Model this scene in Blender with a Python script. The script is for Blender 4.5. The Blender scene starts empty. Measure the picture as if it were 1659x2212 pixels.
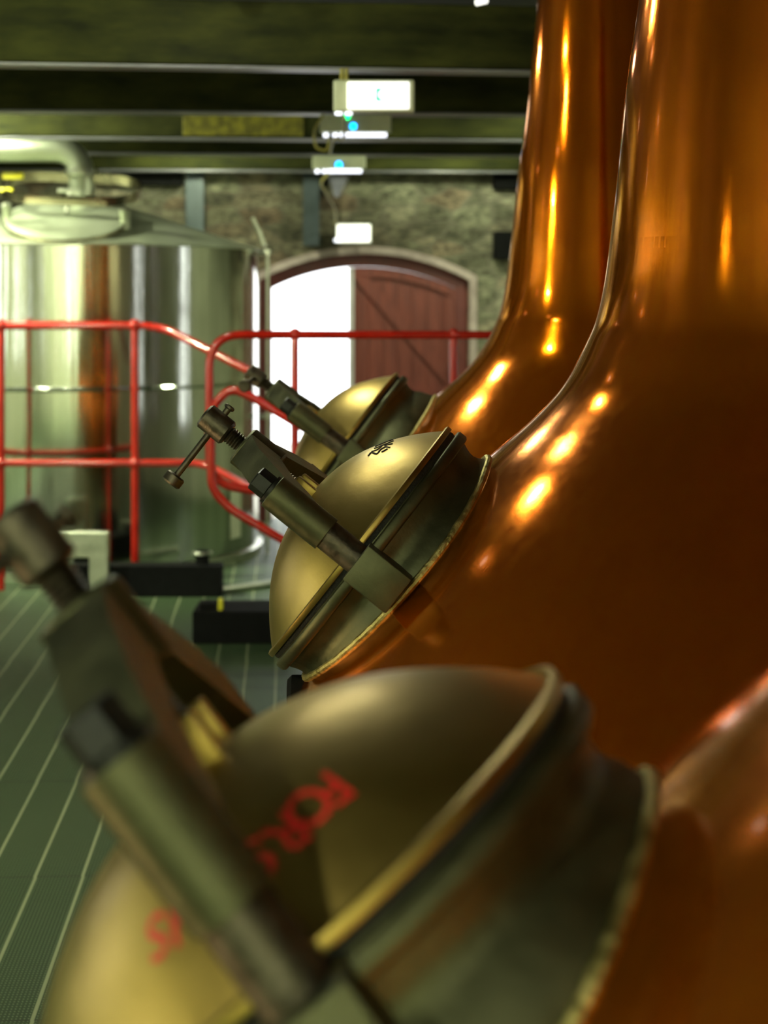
import bpy, bmesh, math, random
from mathutils import Vector, Matrix
random.seed(7)
C = bpy.context.scene.collection
F = 3600.0; CX = 829.5; HY = 655.0; CAMZ = 1.5
PI = math.pi

# ------------------------------------------------------------------ helpers
def pt(px, py, D):
    """a world point from its direction in the photograph and its distance"""
    return Vector(((px-CX)/F*D, D, CAMZ + (HY-py)/F*D))

def link(name, bm, mat, parent=None, M=None, smooth=True, sharp=35):
    me = bpy.data.meshes.new(name)
    bmesh.ops.recalc_face_normals(bm, faces=bm.faces)
    bm.to_mesh(me); bm.free()
    if smooth:
        for p in me.polygons: p.use_smooth = True
        me.set_sharp_from_angle(angle=math.radians(sharp))
    o = bpy.data.objects.new(name, me)
    C.objects.link(o)
    if mat: me.materials.append(mat)
    if parent: o.parent = parent
    if M is not None: o.matrix_local = M
    return o

def thing(name, label, cat, loc=(0, 0, 0), rz=0.0, group=None):
    o = bpy.data.objects.new(name, None); C.objects.link(o)
    o.empty_display_size = .05
    o.location = loc; o.rotation_euler = (0, 0, rz)
    o['label'] = label; o['category'] = cat
    if group: o['group'] = group
    return o

def tag(o, label, cat, group=None):
    o['label'] = label; o['category'] = cat
    if group: o['group'] = group
    return o

def struct(o):
    o['kind'] = 'structure'; return o

def box(bm, c, s, R=None, bev=0.0):
    r = bmesh.ops.create_cube(bm, size=1.0)
    vs = r['verts']
    for v in vs: v.co = Vector((v.co.x*s[0], v.co.y*s[1], v.co.z*s[2]))
    if bev > 0:
        es = list({e for v in vs for e in v.link_edges})
        rr = bmesh.ops.bevel(bm, geom=es, offset=bev, segments=2, affect='EDGES', profile=.5)
        vs = list(set(rr['verts']) | {v for v in vs if v.is_valid})
    for v in vs:
        p = v.co.copy()
        if R is not None: p = R @ p
        v.co = p + Vector(c)
    return vs

def lathe(bm, prof, seg=96, closed=False, cap=False):
    rings = []
    for r, z in prof:
        if r < 1e-6:
            rings.append([bm.verts.new((0, 0, z))])
        else:
            rings.append([bm.verts.new((r*math.cos(2*PI*i/seg), r*math.sin(2*PI*i/seg), z)) for i in range(seg)])
    n = len(rings)
    for k in range(n if closed else n-1):
        a, b = rings[k], rings[(k+1) % n]
        for i in range(seg):
            j = (i+1) % seg
            if len(a) == 1 and len(b) == 1: continue
            if len(a) == 1: bm.faces.new((a[0], b[i], b[j]))
            elif len(b) == 1: bm.faces.new((a[i], a[j], b[0]))
            else: bm.faces.new((a[i], a[j], b[j], b[i]))
    if cap:
        for r in (rings[0], rings[-1]):
            if len(r) > 2: bm.faces.new(r)

def tube(bm, pts, r, seg=14, closed=False, caps=True, radii=None):
    pts = [Vector(p) for p in pts]; n = len(pts); rings = []
    up = None
    for i, p in enumerate(pts):
        if closed: t = (pts[(i+1) % n]-pts[i-1])
        else: t = pts[min(i+1, n-1)]-pts[max(i-1, 0)]
        t.normalize()
        if up is None:
            up = Vector((0, 0, 1)) if abs(t.z) < .9 else Vector((1, 0, 0))
        a = up - t*up.dot(t); a.normalize(); up = a
        b = t.cross(a)
        rr = radii[i] if radii else r
        rings.append([bm.verts.new(p + (a*math.cos(2*PI*k/seg)+b*math.sin(2*PI*k/seg))*rr) for k in range(seg)])
    for i in range(n if closed else n-1):
        A, B = rings[i], rings[(i+1) % n]
        for k in range(seg):
            l = (k+1) % seg
            bm.faces.new((A[k], A[l], B[l], B[k]))
    if caps and not closed:
        bm.faces.new(rings[0]); bm.faces.new(rings[-1])

def smooth_path(pts, n=8):
    """Catmull-Rom through the points"""
    P = [Vector(p) for p in pts]
    P = [P[0]*2-P[1]] + P + [P[-1]*2-P[-2]]
    out = []
    for i in range(1, len(P)-2):
        a, b, c, d = P[i-1:i+3]
        for k in range(n):
            t = k/n
            out.append(0.5*((2*b)+(c-a)*t+(2*a-5*b+4*c-d)*t*t+(3*b-a-3*c+d)*t**3))
    out.append(P[-2]); return out

def fillet(pts, rad, n=6):
    """polyline with rounded corners"""
    P = [Vector(p) for p in pts]; out = [P[0]]
    for i in range(1, len(P)-1):
        a, b, c = P[i-1], P[i], P[i+1]
        r = rad[i-1] if isinstance(rad, (list, tuple)) else rad
        d1 = (a-b); d2 = (c-b)
        l = min(r, d1.length*.49, d2.length*.49)
        p1 = b+d1.normalized()*l; p2 = b+d2.normalized()*l
        for k in range(n+1):
            t = k/n
            out.append(p1*(1-t)**2 + b*2*t*(1-t) + p2*t*t)
    out.append(P[-1]); return out

def prism(bm, outline, thick, M=None):
    """outline in xy extruded along z"""
    A = [bm.verts.new((x, y, 0)) for x, y in outline]
    B = [bm.verts.new((x, y, thick)) for x, y in outline]
    bm.faces.new(A); bm.faces.new(B)
    n = len(A)
    for i in range(n): bm.faces.new((A[i], A[(i+1) % n], B[(i+1) % n], B[i]))
    if M is not None:
        for v in A+B: v.co = M @ v.co

# ------------------------------------------------------------------ materials
def newmat(name):
    m = bpy.data.materials.new(name); m.use_nodes = True
    nt = m.node_tree; nt.nodes.clear()
    out = nt.nodes.new('ShaderNodeOutputMaterial')
    b = nt.nodes.new('ShaderNodeBsdfPrincipled')
    nt.links.new(b.outputs[0], out.inputs[0])
    return m, nt, b

def N(nt, t, **kw):
    n = nt.nodes.new(t)
    for k, v in kw.items():
        if k.startswith('i_'): n.inputs[k[2:].replace('_', ' ')].default_value = v
        else: setattr(n, k, v)
    return n

def ramp(nt, fac, stops):
    n = nt.nodes.new('ShaderNodeValToRGB'); e = n.color_ramp.elements
    while len(e) < len(stops): e.new(.5)
    for q, (p, c) in zip(e, stops):
        q.position = p; q.color = (*c, 1)
    nt.links.new(fac, n.inputs[0]); return n

def mapping(nt, scale=(1, 1, 1), coord='Object', rot=(0, 0, 0)):
    tc = nt.nodes.new('ShaderNodeTexCoord'); mp = nt.nodes.new('ShaderNodeMapping')
    mp.inputs['Scale'].default_value = scale; mp.inputs['Rotation'].default_value = rot
    nt.links.new(tc.outputs[coord], mp.inputs[0]); return mp

def noisy(name, c1, c2, scale=8, rough=(.3, .5), metal=0.0, bump=0.0, stretch=(1, 1, 1), coat=0.0, coat_rough=.1,
          aniso=0.0, detail=6, spec=None, stops=(.35, .65), bscale=None):
    m, nt, b = newmat(name)
    mp = mapping(nt, stretch)
    n = N(nt, 'ShaderNodeTexNoise', i_Scale=scale, i_Detail=detail, i_Roughness=.6)
    nt.links.new(mp.outputs[0], n.inputs['Vector'])
    r = ramp(nt, n.outputs[0], [(stops[0], c1), (stops[1], c2)])
    nt.links.new(r.outputs[0], b.inputs['Base Color'])
    mr = N(nt, 'ShaderNodeMapRange'); mr.inputs['To Min'].default_value = rough[0]; mr.inputs['To Max'].default_value = rough[1]
    mr.inputs['From Min'].default_value = .3; mr.inputs['From Max'].default_value = .7
    nt.links.new(n.outputs[0], mr.inputs[0]); nt.links.new(mr.outputs[0], b.inputs['Roughness'])
    b.inputs['Metallic'].default_value = metal
    b.inputs['Coat Weight'].default_value = coat; b.inputs['Coat Roughness'].default_value = coat_rough
    if spec is not None: b.inputs['Specular IOR Level'].default_value = spec
    if bump:
        n2 = N(nt, 'ShaderNodeTexNoise', i_Scale=bscale or scale*4, i_Detail=4)
        nt.links.new(mp.outputs[0], n2.inputs['Vector'])
        bp = N(nt, 'ShaderNodeBump', i_Strength=1.0, i_Distance=bump)
        nt.links.new(n2.outputs[0], bp.inputs['Height']); nt.links.new(bp.outputs[0], b.inputs['Normal'])
    return m

def emis(name, col, st):
    m, nt, b = newmat(name)
    b.inputs['Base Color'].default_value = (*col, 1)
    b.inputs['Emission Color'].default_value = (*col, 1); b.inputs['Emission Strength'].default_value = st
    return m

def copper_mat():
    m, nt, b = newmat('lacquered_copper')
    mp = mapping(nt, (9, 9, .25))              # long vertical polishing streaks
    n = N(nt, 'ShaderNodeTexNoise', i_Scale=6, i_Detail=8, i_Roughness=.65)
    nt.links.new(mp.outputs[0], n.inputs['Vector'])
    mp2 = mapping(nt, (1, 1, 1.6))
    n2 = N(nt, 'ShaderNodeTexNoise', i_Scale=2.2, i_Detail=5, i_Roughness=.55)
    nt.links.new(mp2.outputs[0], n2.inputs['Vector'])
    mix = N(nt, 'ShaderNodeMix', data_type='FLOAT'); mix.inputs[0].default_value = .5
    nt.links.new(n.outputs[0], mix.inputs[2]); nt.links.new(n2.outputs[0], mix.inputs[3])
    r = ramp(nt, mix.outputs[0], [(.30, (.86, .175, .001)), (.5, (.95, .225, .002)), (.70, (.98, .28, .004))])
    nt.links.new(r.outputs[0], b.inputs['Base Color'])
    mr = N(nt, 'ShaderNodeMapRange'); mr.inputs['From Min'].default_value = .35; mr.inputs['From Max'].default_value = .65
    mr.inputs['To Min'].default_value = .08; mr.inputs['To Max'].default_value = .15
    nt.links.new(mix.outputs[0], mr.inputs[0]); nt.links.new(mr.outputs[0], b.inputs['Roughness'])
    b.inputs['Metallic'].default_value = .92
    b.inputs['Coat Weight'].default_value = .4; b.inputs['Coat Tint'].default_value = (1, .86, .5, 1); b.inputs['Coat Roughness'].default_value = .06
    n3 = N(nt, 'ShaderNodeTexNoise', i_Scale=5, i_Detail=3)
    bp = N(nt, 'ShaderNodeBump', i_Strength=.5, i_Distance=.0015)
    nt.links.new(n3.outputs[0], bp.inputs['Height'])
    bp2 = N(nt, 'ShaderNodeBump', i_Strength=.5, i_Distance=.0004)
    nt.links.new(n.outputs[0], bp2.inputs['Height']); nt.links.new(bp.outputs[0], bp2.inputs['Normal'])
    nt.links.new(bp2.outputs[0], b.inputs['Normal']); nt.links.new(bp.outputs[0], b.inputs['Coat Normal'])
    return m

def floor_mat():
    m, nt, b = newmat('floor_boards')
    tc = nt.nodes.new('ShaderNodeTexCoord'); sp = nt.nodes.new('ShaderNodeSeparateXYZ')
    nt.links.new(tc.outputs['Object'], sp.inputs[0])
    def M(op, a, bb=None, c=None):
        n = nt.nodes.new('ShaderNodeMath'); n.operation = op
        for i, v in enumerate((a, bb, c)):
            if v is None: continue
            if isinstance(v, (int, float)): n.inputs[i].default_value = v
            else: nt.links.new(v, n.inputs[i])
        return n.outputs[0]
    x = M('ADD', sp.outputs[0], .786 + 50*.1235); y = M('ADD', sp.outputs[1], 44.0)
    # every plate is shifted a little, so the joints jog at each cross seam
    row = M('FLOOR', M('DIVIDE', y, .88)); jog = M('MULTIPLY', M('SINE', M('MULTIPLY', row, 12.9)), .008)
    fx = M('FRACT', M('DIVIDE', M('ADD', x, jog), .1235))
    line = M('LESS_THAN', M('ABSOLUTE', M('SUBTRACT', fx, .5)), .5)
    edge = M('MINIMUM', fx, M('SUBTRACT', 1.0, fx))
    line = M('LESS_THAN', edge, .035)
    fy = M('FRACT', M('DIVIDE', y, .88)); seam = M('LESS_THAN', fy, .006)
    dx = M('SUBTRACT', M('FRACT', M('DIVIDE', x, .0088)), .5); dy = M('SUBTRACT', M('FRACT', M('DIVIDE', y, .0125)), .5)
    d = M('SQRT', M('ADD', M('MULTIPLY', dx, dx), M('MULTIPLY', dy, dy)))
    dot = M('LESS_THAN', d, .2)
    n = N(nt, 'ShaderNodeTexNoise', i_Scale=2.5, i_Detail=7, i_Roughness=.6)
    base = ramp(nt, n.outputs[0], [(.35, (.026, .052, .019)), (.65, (.048, .082, .033))])
    def mixc(f, a, c):
        q = N(nt, 'ShaderNodeMix', data_type='RGBA'); nt.links.new(f, q.inputs[0])
        nt.links.new(a, q.inputs[6]) if not isinstance(a, tuple) else None
        q.inputs[7].default_value = (*c, 1); return q.outputs[2]
    c = mixc(dot, base.outputs[0], (.16, .22, .12))
    c = mixc(seam, c, (.02, .025, .015))
    c = mixc(line, c, (.26, .30, .17))
    nt.links.new(c, b.inputs['Base Color'])
    b.inputs['Roughness'].default_value = .55; b.inputs['Specular IOR Level'].default_value = .3
    h = M('ADD', M('MULTIPLY', dot, 1.0), M('MULTIPLY', line, -1.0))
    bp = N(nt, 'ShaderNodeBump', i_Strength=.5, i_Distance=.0006)
    nt.links.new(h, bp.inputs['Height']); nt.links.new(bp.outputs[0], b.inputs['Normal'])
    return m

def stone_mat():
    m, nt, b = newmat('rubble_stone')
    mp = mapping(nt, (1.0, 1.0, 2.3))
    nd = N(nt, 'ShaderNodeTexNoise', i_Scale=5, i_Detail=3)
    nt.links.new(mp.outputs[0], nd.inputs['Vector'])
    ad = N(nt, 'ShaderNodeMix', data_type='VECTOR'); ad.inputs[0].default_value = .12
    nt.links.new(mp.outputs[0], ad.inputs[4]); nt.links.new(nd.outputs['Color'], ad.inputs[5])
    v = N(nt, 'ShaderNodeTexVoronoi', i_Scale=4.5, i_Randomness=.9); v.feature = 'F1'
    v2 = N(nt, 'ShaderNodeTexVoronoi', i_Scale=4.5, i_Randomness=.9); v2.feature = 'DISTANCE_TO_EDGE'
    for q in (v, v2): nt.links.new(ad.outputs[1], q.inputs['Vector'])
    n = N(nt, 'ShaderNodeTexNoise', i_Scale=14, i_Detail=8, i_Roughness=.75)
    nt.links.new(mp.outputs[0], n.inputs['Vector'])
    sep = N(nt, 'ShaderNodeSeparateColor'); nt.links.new(v.outputs['Color'], sep.inputs[0])
    rc = ramp(nt, sep.outputs[0], [(.0, (.20, .20, .15)), (.35, (.36, .37, .28)), (.6, (.44, .43, .34)), (.8, (.36, .28, .21)), (1, (.58, .58, .46))])
    rn = ramp(nt, n.outputs[0], [(.38, (.25, .25, .22)), (.62, (1.35, 1.35, 1.25))])
    mu = N(nt, 'ShaderNodeMix', data_type='RGBA', blend_type='MULTIPLY'); mu.inputs[0].default_value = 1
    nt.links.new(rc.outputs[0], mu.inputs[6]); nt.links.new(rn.outputs[0], mu.inputs[7])
    mo = ramp(nt, v2.outputs[0], [(.02, (1, 1, 1)), (.07, (0, 0, 0))])
    mm = N(nt, 'ShaderNodeMix', data_type='RGBA'); nt.links.new(mo.outputs[0], mm.inputs[0])
    nt.links.new(mu.outputs[2], mm.inputs[6]); mm.inputs[7].default_value = (.27, .26, .20, 1)
    nl = N(nt, 'ShaderNodeTexNoise', i_Scale=2.4, i_Detail=4, i_Roughness=.6)
    rl = ramp(nt, nl.outputs[0], [(.38, (.36, .33, .29)), (.60, (1.2, 1.2, 1.15))])
    mz = N(nt, 'ShaderNodeMix', data_type='RGBA', blend_type='MULTIPLY'); mz.inputs[0].default_value = 1
    nt.links.new(mm.outputs[2], mz.inputs[6]); nt.links.new(rl.outputs[0], mz.inputs[7])
    nt.links.new(mz.outputs[2], b.inputs['Base Color']); b.inputs['Roughness'].default_value = .9
    bp = N(nt, 'ShaderNodeBump', i_Strength=.7, i_Distance=.03)
    nt.links.new(v2.outputs[0], bp.inputs['Height']); nt.links.new(bp.outputs[0], b.inputs['Normal'])
    return m

def steel_mat():
    m, nt, b = newmat('polished_steel')
    mp = mapping(nt, (5, 5, .12))
    n = N(nt, 'ShaderNodeTexNoise', i_Scale=3, i_Detail=6)
    nt.links.new(mp.outputs[0], n.inputs['Vector'])
    r = ramp(nt, n.outputs[0], [(.3, (.50, .52, .44)), (.7, (.66, .68, .60))])
    nt.links.new(r.outputs[0], b.inputs['Base Color']); b.inputs['Metallic'].default_value = 1
    b.inputs['Roughness'].default_value = .10
    bp = N(nt, 'ShaderNodeBump', i_Strength=.6, i_Distance=.004)
    nt.links.new(n.outputs[0], bp.inputs['Height']); nt.links.new(bp.outputs[0], b.inputs['Normal'])
    return m

COP = copper_mat(); FLO = floor_mat(); STONE = stone_mat(); STEEL = steel_mat()
BRASS = noisy('aged_brass', (.36, .245, .065), (.45, .315, .095), 5, (.32, .42), 1.0, .0006, bscale=40)
BRASSD = noisy('dull_brass', (.080, .082, .045), (.14, .138, .078), 9, (.42, .58), 1.0, .0010, bscale=50)
WELD = noisy('weld_brass', (.36, .30, .10), (.62, .52, .22), 60, (.35, .6), 1.0, .003, bscale=110)
IRON = noisy('dark_iron', (.07, .06, .045), (.17, .145, .11), 25, (.35, .6), 1.0, .001)
BLK = noisy('blackened_steel', (.012, .012, .012), (.03, .03, .028), 20, (.3, .5), .6, .0005)
GASK = noisy('gasket_rubber', (.003, .003, .002), (.008, .008, .006), 60, (.6, .8), 0, .002)
REDP = noisy('red_gloss_paint', (.40, .010, .005), (.52, .018, .008), 10, (.14, .24), 0, .0005, coat=.5)
BLACK = noisy('black_rubber', (.004, .004, .004), (.008, .008, .008), 20, (.8, .9), 0, .001, spec=.15)
BEAM = noisy('mossy_green_beam', (.006, .008, .002), (.048, .052, .012), 3.6, (.7, .9), 0, .006, spec=.12, stretch=(.8, 3, 3), stops=(.3, .72))
BEAMU = noisy('lit_beam_soffit', (.17, .17, .19), (.24, .24, .26), 5, (.35, .5), 0, .002)  # pale lilac tint stands in for daylight on the beam undersides
YELP = noisy('yellow_paint_patch', (.06, .055, .003), (.20, .18, .008), 22, (.5, .7), 0, .001)
YEL = noisy('yellow_plastic', (.75, .68, .02), (.85, .78, .05), 10, (.4, .5))
REDW = noisy('dark_red_painted_wood', (.13, .022, .014), (.21, .042, .026), 7, (.45, .6), 0, .002, stretch=(4, 4, .4))
REDF = noisy('dark_red_frame', (.10, .014, .012), (.15, .026, .02), 7, (.4, .55), 0, .001)
PINKST = noisy('pale_dressed_stone', (.34, .27, .25), (.50, .41, .38), 12, (.8, .95), 0, .004)
CEIL = noisy('ceiling_boards', (.028, .028, .032), (.05, .05, .06), 4, (.5, .7), 0, .002)
WALLM = noisy('limewashed_wall', (.30, .31, .22), (.42, .43, .32), 4, (.8, .95), 0, .01)
COLM = noisy('blue_grey_steel_column', (.035, .05, .055), (.07, .09, .10), 6, (.4, .6), .3, .001)
WHT = noisy('off_white_plastic', (.42, .45, .30), (.52, .55, .38), 10, (.4, .5))
SATIN = noisy('satin_steel', (.50, .53, .42), (.62, .64, .52), 14, (.30, .42), 1.0, .0005)
RINGM = noisy('brown_reflection_steel', (.30, .26, .18), (.42, .37, .27), 9, (.2, .3), 1.0, .0005)  # warm brown tint stands in for brown reflections on the steel
CONE = noisy('matt_steel_top', (.42, .46, .34), (.50, .54, .41), 6, (.42, .55), .75, .001)
REDL = noisy('red_letter_paint', (.55, .012, .010), (.65, .03, .02), 20, (.4, .55))
INK = noisy('dark_engraving', (.02, .015, .008), (.03, .02, .012), 20, (.6, .7))
TEAL = emis('teal_pictogram', (.0, .50, .36), .8)
LITW = emis('lit_sign_face', (1.0, 1.0, .93), 1.5)
DAY = emis('added_window_glow', (.93, .98, 1.0), 5.0)  # glow of the added windows
BULB = emis('lamp_glow', (1.0, .98, .86), 110.0)
DIM = emis('added_lamp_glow', (1.0, .98, .86), 5.0)  # bulbs of the added unseen ceiling lamps
BULBW = emis('added_uplight_glow', (1.0, .72, .36), 8.0)  # lenses of the added floor uplights
LEDB = emis('blue_indicator', (.0, .35, 1.0), 6.0)
LEDG = emis('green_indicator', (.0, 1.0, .25), 4.0)
TUBE = emis('tube_and_gland_glow', (.86, .88, 1.0), 2.2)  # emission also on the cable glands, which paints them bright
YCAB = noisy('yellow_cable_sheath', (.25, .22, .03), (.34, .30, .06), 20, (.4, .6))
GRND = noisy('outdoor_paving', (.45, .44, .38), (.6, .58, .5), 5, (.8, .9))

# ------------------------------------------------------------------ room frame (turned a few degrees from the camera)
TH = math.atan(.058); RZ = TH
def room(u, v, z): return Vector((u*math.cos(TH)-v*math.sin(TH), u*math.sin(TH)+v*math.cos(TH), z))
def R2(o): o.rotation_euler = (0, 0, RZ); return o
def uof(px, v):
    """room u of the picture column px on the plane at room depth v"""
    s = (px-CX)/F
    # (u c - v s')/(u s' + v c) = s
    c, q = math.cos(TH), math.sin(TH)
    return v*(q+s*c)/(c-s*q)
def zof(py, px, v):
    u = uof(px, v); Y = u*math.sin(TH)+v*math.cos(TH)
    return CAMZ+(HY-py)/F*Y

UL, UR, VB, VW, ZC = -5.2, 3.0, -3.5, 11.4, 2.9
bm = bmesh.new(); box(bm, ((UL+UR)/2, (VB+VW)/2, -.05), (UR-UL+.6, VW-VB+.6, .1)); struct(R2(link('floor', bm, FLO, smooth=False)))
bm = bmesh.new(); box(bm, ((UL+UR)/2, (VB+VW)/2, ZC+.05), (UR-UL+.6, VW-VB+.6, .1)); struct(R2(link('ceiling', bm, CEIL, smooth=False)))

def wall_holes(name, mat, axis, pos, thick, lo, hi, holes, ztop=ZC):
    """straight wall with rectangular openings: (a0, a1, z0, z1)"""
    bm = bmesh.new(); holes = sorted(holes); a = lo
    def bb(a0, a1, z0, z1):
        if a1-a0 < 1e-4 or z1-z0 < 1e-4: return
        if axis == 'v': box(bm, (pos, (a0+a1)/2, (z0+z1)/2), (thick, a1-a0, z1-z0))
        else: box(bm, ((a0+a1)/2, pos, (z0+z1)/2), (a1-a0, thick, z1-z0))
    for h in holes:
        bb(a, h[0], 0, ztop); bb(h[0], h[1], 0, h[2]); bb(h[0], h[1], h[3], ztop); a = h[1]
    bb(a, hi, 0, ztop)
    return struct(R2(link(name, bm, mat, smooth=False)))

left_w = [(-1.6, -.9, .9, 2.2), (1.4, 2.1, .9, 2.2), (4.2, 4.9, .9, 2.2), (7.0, 7.7, .9, 2.2)]
back_w = [(-4.2, -3.95, .7, 2.3), (-2.2, -2.0, .7, 2.3), (-.6, -.2, .7, 2.3)]
wall_holes('wall_left', WALLM, 'v', UL-.15, .3, VB-.3, VW+.3, left_w)
wall_holes('wall_back', WALLM, 'u', VB-.15, .3, UL, UR, back_w)
right_w = [(5.1, 5.45, .5, 2.4), (6.5, 6.7, .5, 2.4), (8.3, 8.6, .5, 2.4)]
wall_holes('wall_right', WALLM, 'v', UR+.15, .3, VB-.3, VW+.3, right_w)
wn = 1
def window(axis, pos, h):  # added out of view: glowing panes for tank streaks and fill
    global wn
    a0, a1, z0, z1 = h
    o = bpy.data.objects.new('window_%d' % wn, None); C.objects.link(o); struct(o); R2(o); wn += 1
    def P(a, z, d=0): return (pos+d, a, z) if axis == 'v' else (a, pos+d, z)
    bm = bmesh.new()
    am, zm = (a0+a1)/2, (z0+z1)/2; w, hh = a1-a0, z1-z0
    sz = (lambda a, z, t: (t, a, z)) if axis == 'v' else (lambda a, z, t: (a, t, z))
    for a, z, sw, sh in ((am, z0+.03, w, .06), (am, z1-.03, w, .06), (a0+.03, zm, .06, hh), (a1-.03, zm, .06, hh), (am, zm, .04, hh), (am, zm, w, .04)):
        box(bm, P(a, z), sz(sw, sh, .06))
    link('window_frame', bm, REDF, o, smooth=False)
    bm = bmesh.new(); box(bm, P(am, zm, 0), sz(w-.04, hh-.04, .012)); link('added_pane', bm, DAY, o, smooth=False)
for h in left_w: window('v', UL-.12, h)
for h in right_w: window('v', UR+.12, h)
for h in back_w: window('u', VB-.12, h)

# ------------------------------------------------------------------ far stone wall with the arched doorway
vF = VW
ua, ub = uof(560, vF), uof(1014, vF)            # opening edges
um = (ua+ub)/2; hw = (ub-ua)/2
zs = zof(606, 1014, vF); zp = zof(548, 787, vF) # springing and crown
rise = zp-zs; RA = (hw*hw+rise*rise)/(2*rise); zc = zp-RA
def arch(u, off=0.0):
    return zc+math.sqrt(max(1e-6, (RA+off)**2-(u-um)**2))
def arch_pts(off, n=28, hwo=0.0):
    w = hw+hwo
    return [(um-w+2*w*i/n, arch(um-w+2*w*i/n, off)) for i in range(n+1)]
def plate(bm, outline, v0, v1):
    M = Matrix(((1, 0, 0, 0), (0, 0, 1, v0), (0, 1, 0, 0), (0, 0, 0, 1)))
    prism(bm, outline, v1-v0, M)
WT = .45
bm = bmesh.new()
plate(bm, [(UL-.3, 0), (ua, 0), (ua, ZC), (UL-.3, ZC)], vF, vF+WT)
plate(bm, [(ub, 0), (UR+.3, 0), (UR+.3, ZC), (ub, ZC)], vF, vF+WT)
ap = arch_pts(0)
for i in range(len(ap)-1):
    (x0, z0), (x1, z1) = ap[i], ap[i+1]
    plate(bm, [(x0, z0), (x1, z1), (x1, ZC), (x0, ZC)], vF, vF+WT)
bmesh.ops.remove_doubles(bm, verts=bm.verts, dist=1e-5)
struct(R2(link('wall_far', bm, STONE, smooth=False)))
# pale dressed-stone surround
bm = bmesh.new(); T = .05
o1 = arch_pts(0); o2 = arch_pts(T, hwo=T)
for i in range(len(o1)-1):
    plate(bm, [o1[i], o1[i+1], o2[i+1], o2[i]], vF-.02, vF+.02)
plate(bm, [(ub, 0), (ub+T, 0), (ub+T, o2[-1][1]), (ub, o1[-1][1])], vF-.02, vF+.02)
plate(bm, [(ua-T, 0), (ua, 0), (ua, o1[0][1]), (ua-T, o2[0][1])], vF-.02, vF+.02)
struct(R2(link('trim_1', bm, PINKST, smooth=False)))
# door frame
FT = .085
door = bpy.data.objects.new('door_1', None); C.objects.link(door); struct(door); R2(door)
bm = bmesh.new(); i2 = [(um+(x-um)*(hw-FT)/hw, arch(um+(x-um)*(hw-FT)/hw, -FT)) for x, z in o1]
for i in range(len(o1)-1): plate(bm, [i2[i], i2[i+1], o1[i+1], o1[i]], vF+.08, vF+.20)
plate(bm, [(ub-FT, 0), (ub, 0), (ub, o1[-1][1]), (ub-FT, i2[-1][1])], vF+.08, vF+.20)
plate(bm, [(ua, 0), (ua+FT, 0), (ua+FT, i2[0][1]), (ua, o1[0][1])], vF+.08, vF+.20)
link('door_frame', bm, REDF, door, smooth=False)
# closed right-hand leaf: boards, ledges and a diagonal brace
ul = uof(766, vF); ur_ = ub-FT
bm = bmesh.new(); nb = 7
for i in range(nb):
    x0 = ul+(ur_-ul)*i/nb+.002; x1 = ul+(ur_-ul)*(i+1)/nb-.002
    plate(bm, [(x0, .02), (x1, .02), (x1, arch(x1, -FT)-.004), (x0, arch(x0, -FT)-.004)], vF+.13, vF+.165)
link('door_boards', bm, REDW, door, smooth=False)
bm = bmesh.new()
for i in range(14):
    x0 = ul+(ur_-ul)*i/14; x1 = ul+(ur_-ul)*(i+1)/14
    plate(bm, [(x0, .02), (x1, .02), (x1, arch(x1, -FT)-.002), (x0, arch(x0, -FT)-.002)], vF+.163, vF+.185)
link('door_backing', bm, REDF, door, smooth=False)
bm = bmesh.new()
def bar(x0, z0, x1, z1, w, v0, v1):
    d = Vector((x1-x0, z1-z0)).normalized(); q = Vector((-d.y, d.x))*w/2
    plate(bm, [(x0-q.x, z0-q.y), (x1-q.x, z1-q.y), (x1+q.x, z1+q.y), (x0+q.x, z0+q.y)], v0, v1)
za = arch(ul, -FT)
bar(ul+.03, za-.05, ur_-.02, .95, .085, vF+.10, vF+.13)
link('door_brace', bm, REDW, door, smooth=False)
bm = bmesh.new()
xs_ = [ul+(ur_-ul)*i/14 for i in range(15)]
for a, b in zip(xs_[:-1], xs_[1:]):
    plate(bm, [(a, arch(a, -FT)-.07), (b, arch(b, -FT)-.07), (b, arch(b, -FT)-.006), (a, arch(a, -FT)-.006)], vF+.095, vF+.128)
bar((ur_-.035), .02, (ur_-.035), arch(ur_, -FT)-.06, .07, vF+.10, vF+.13)
bar(ul, .85, ur_-.05, .85, .10, vF+.10, vF+.13)
bar(ul, .15, ur_-.05, .15, .10, vF+.10, vF+.13)
link('door_ledge', bm, REDW, door, smooth=False)
bm = bmesh.new(); plate(bm, [(ul-.035, .02), (ul, .02), (ul, arch(ul, -FT)-.004), (ul-.035, arch(ul-.035, -FT)-.004)], vF+.09, vF+.17)
link('leaf_edge', bm, noisy('pale_leaf_edge', (.45, .42, .42), (.55, .52, .52), 9, (.5, .6)), door, smooth=False)
# ground outside
bm = bmesh.new(); box(bm, (um, vF+WT+3.2, -.06), (9, 6.0, .1)); o = struct(R2(link('ground', bm, GRND, smooth=False)))

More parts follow.
